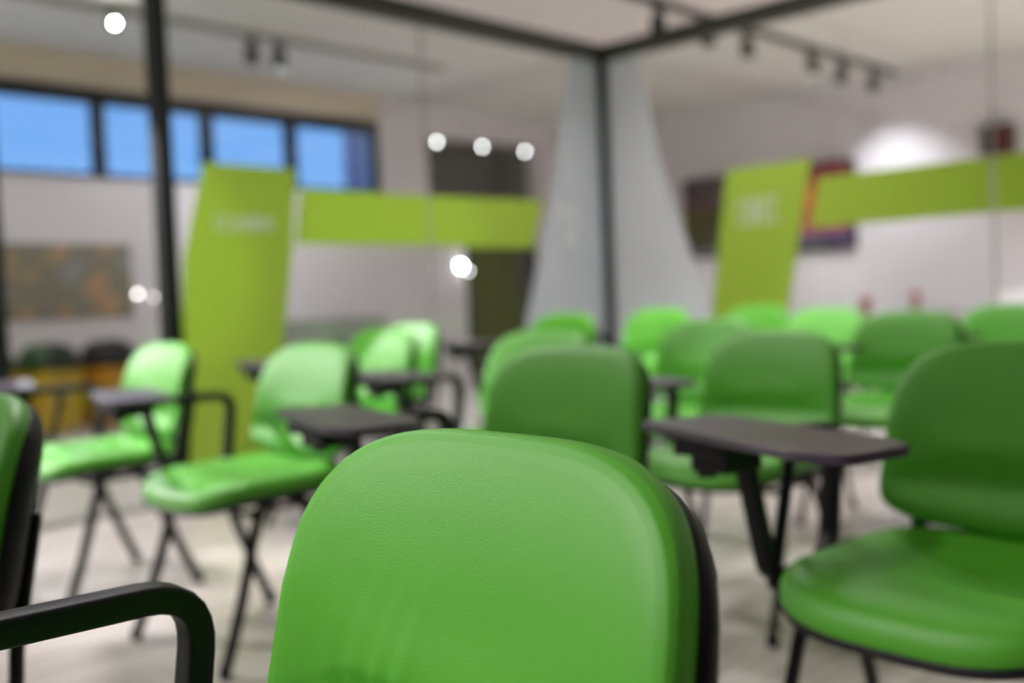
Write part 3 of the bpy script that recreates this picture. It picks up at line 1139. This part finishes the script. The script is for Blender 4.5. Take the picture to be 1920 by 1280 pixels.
ps = empty('wall_poster', (3.3, Y1, 1.25))
tag(ps, 'wide faded brown and pink poster on the wall below the high windows', 'poster')
box('print', (-1.05, -0.022, -0.33), (1.05, -0.016, 0.33), M['poster'], ps)
box('backing_board', (-1.06, -0.016, -0.34), (1.06, 0.0, 0.34), M['lightgrey'], ps)

wb = empty('wall_box', (X1, 3.86, 2.39))
tag(wb, 'small dark maroon and brown box high on the wall above the green bar', 'wall box')
box('cabinet', (-0.18, -0.16, -0.15), (0, 0.16, 0.15), M['brown'], wb, bevel=0.01)
box('front_cover', (-0.19, -0.145, -0.135), (-0.18, 0.02, 0.135), M['maroon'], wb, bevel=0.004)

cb = empty('sideboard', (10.95, 4.4, 0))
tag(cb, 'low white sideboard along the television wall behind the chairs', 'sideboard')
box('carcass', (-0.2, -1.5, 0.06), (0.385, 1.5, 0.58), M['white'], cb, bevel=0.004)
for i in range(4):
    d = box('door', (-0.222, -1.49 + i * 0.745, 0.08), (-0.202, -1.49 + i * 0.745 + 0.735, 0.56), M['white'], cb, bevel=0.003)
    box('handle', (-0.24, -1.40 + i * 0.745, 0.45), (-0.222, -1.28 + i * 0.745, 0.465), M['frame'], d)
box('top', (-0.23, -1.52, 0.58), (0.385, 1.52, 0.605), M['lightgrey'], cb, bevel=0.003)
box('plinth', (-0.17, -1.48, 0.0), (0.37, 1.48, 0.06), M['frame'], cb)


def flower(x, y, label, hgt):
    t = empty('potted_flower', (x, y, 0.605))
    tag(t, label, 'potted plant', 'potted flowers on the sideboard')
    bm = bmesh.new()
    add_lathe(bm, [(0.0, 0.0), (0.035, 0.0), (0.05, 0.07), (0.052, 0.08), (0.046, 0.08), (0.0, 0.07)], (0, 0, 0), 16)
    link_mesh('pot', bm, M['terracotta'], t, smooth=False)
    rnd = random.Random(int(y * 100))
    bm = bmesh.new()
    for k in range(16):
        a = rnd.uniform(0, 2 * PI)
        r = rnd.uniform(0.02, 0.06)
        z = rnd.uniform(0.07, 0.07 + hgt * 0.5)
        mtx = Matrix.Translation((r * math.cos(a), r * math.sin(a), z)) @ Matrix.Rotation(a, 4, 'Z') @ Matrix.Diagonal((0.035, 0.014, 0.006, 1))
        bmesh.ops.create_icosphere(bm, subdivisions=1, radius=1, matrix=mtx)
    link_mesh('leaves', bm, M['leaf'], t, smooth=True)
    bm = bmesh.new()
    for k in range(9):
        a = rnd.uniform(0, 2 * PI)
        r = rnd.uniform(0.0, 0.035)
        z = rnd.uniform(0.09 + hgt * 0.5, 0.09 + hgt)
        bmesh.ops.create_icosphere(bm, subdivisions=1, radius=0.042, matrix=Matrix.Translation((r * math.cos(a), r * math.sin(a), z)))
    link_mesh('blossoms', bm, M['red'], t, smooth=True)


flower(10.9, 5.18, 'small red flower in a pot showing over the chair backs, nearer the green pillar', 0.07)
flower(10.9, 4.62, 'small reddish flower in a pot above the very dark green chair', 0.12)
pr = empty('white_box', (10.93, 3.62, 0.605))
tag(pr, 'white box shaped machine standing on the sideboard at the right picture edge', 'box')
box('body', (-0.15, -0.16, 0.0), (0.17, 0.16, 0.2), M['white'], pr, bevel=0.02)
box('lid', (-0.14, -0.15, 0.2), (0.16, 0.15, 0.222), M['white'], pr, bevel=0.01)

# low cabinet at the window wall
lc = empty('low_cabinet', (6.35, 9.02, 0))
tag(lc, 'low grey cabinet against the far wall right of the green pillar', 'cabinet')
box('carcass', (-0.62, -0.22, 0.05), (0.62, 0.26, 0.80), M['lightgrey'], lc, bevel=0.004)
for i in range(2):
    d = box('door', (-0.60 + i * 0.605, -0.24, 0.07), (-0.005 + i * 0.605, -0.222, 0.78), M['lightgrey'], lc, bevel=0.003)
    box('handle', (-0.05 + i * 0.06, -0.255, 0.5), (-0.04 + i * 0.06, -0.24, 0.62), M['frame'], d)
box('plinth', (-0.58, -0.2, 0.0), (0.58, 0.25, 0.05), M['frame'], lc)


def make_bin(body, lid):
    t = empty('recycling_bin')
    bm = bmesh.new()
    pr_ = []
    for z, hx, hy in ((0.02, 0.15, 0.15), (0.05, 0.165, 0.165), (0.52, 0.19, 0.19)):
        pr_.append([bm.verts.new((sx * hx, sy * hy, z)) for sx, sy in ((-1, -1), (1, -1), (1, 1), (-1, 1))])
    for i in range(2):
        for k in range(4):
            bm.faces.new((pr_[i][k], pr_[i][(k + 1) % 4], pr_[i + 1][(k + 1) % 4], pr_[i + 1][k]))
    bm.faces.new(list(reversed(pr_[0])))
    bm.faces.new(pr_[2])
    link_mesh('bin_body', bm, body, t, bevel=0.02)
    bm = bmesh.new()
    rg = []
    for z, s in ((0.52, 0.2), (0.56, 0.2), (0.66, 0.175), (0.71, 0.125), (0.73, 0.06)):
        rg.append([bm.verts.new((s * math.copysign(abs(math.cos(a)) ** 0.5, math.cos(a)), s * math.copysign(abs(math.sin(a)) ** 0.5, math.sin(a)), z)) for a in [2 * PI * k / 28 + 0.01 for k in range(28)]])
    for i in range(len(rg) - 1):
        for k in range(28):
            bm.faces.new((rg[i][k], rg[i][(k + 1) % 28], rg[i + 1][(k + 1) % 28], rg[i + 1][k]))
    bm.faces.new(list(reversed(rg[0])))
    bm.faces.new(rg[-1])
    l = link_mesh('swing_lid', bm, lid, t, smooth=True)
    bm = bmesh.new()
    for k in range(3):
        a = k * 2 * PI / 3 + 0.5
        c = Vector((math.cos(a) * 0.035, 0, 0.36 + math.sin(a) * 0.035))
        add_box(bm, (c.x - 0.018, -0.19, c.z - 0.012), (c.x + 0.018, -0.178, c.z + 0.012))
    link_mesh('recycling_mark', bm, M['white'], t)
    bm = bmesh.new()
    for sx in (-1, 1):
        for sy in (-1, 1):
            add_lathe(bm, [(0.0, 0), (0.02, 0), (0.02, 0.03), (0.0, 0.03)], (sx * 0.11, sy * 0.11, 0), 10)
    link_mesh('bin_feet', bm, M['rubber'], t)
    return t


bin_pos = [(2.68, 8.3, 'orange', 'binlid', 'orange bin with green black lid at the left picture edge'),
           (3.17, 8.3, 'yellow', 'binlid', 'yellow orange bin with dark green lid, middle of the row'),
           (3.66, 8.3, 'orange', 'binlid2', 'orange bin with black lid, partly behind the bright chair')]
for x, y, b, l, lb in bin_pos:
    t = make_bin(M[b], M[l])
    t.location = (x, y, 0)
    t.rotation_euler = (0, 0, 0.35)
    tag(t, lb, 'bin', 'recycling bins under the poster')
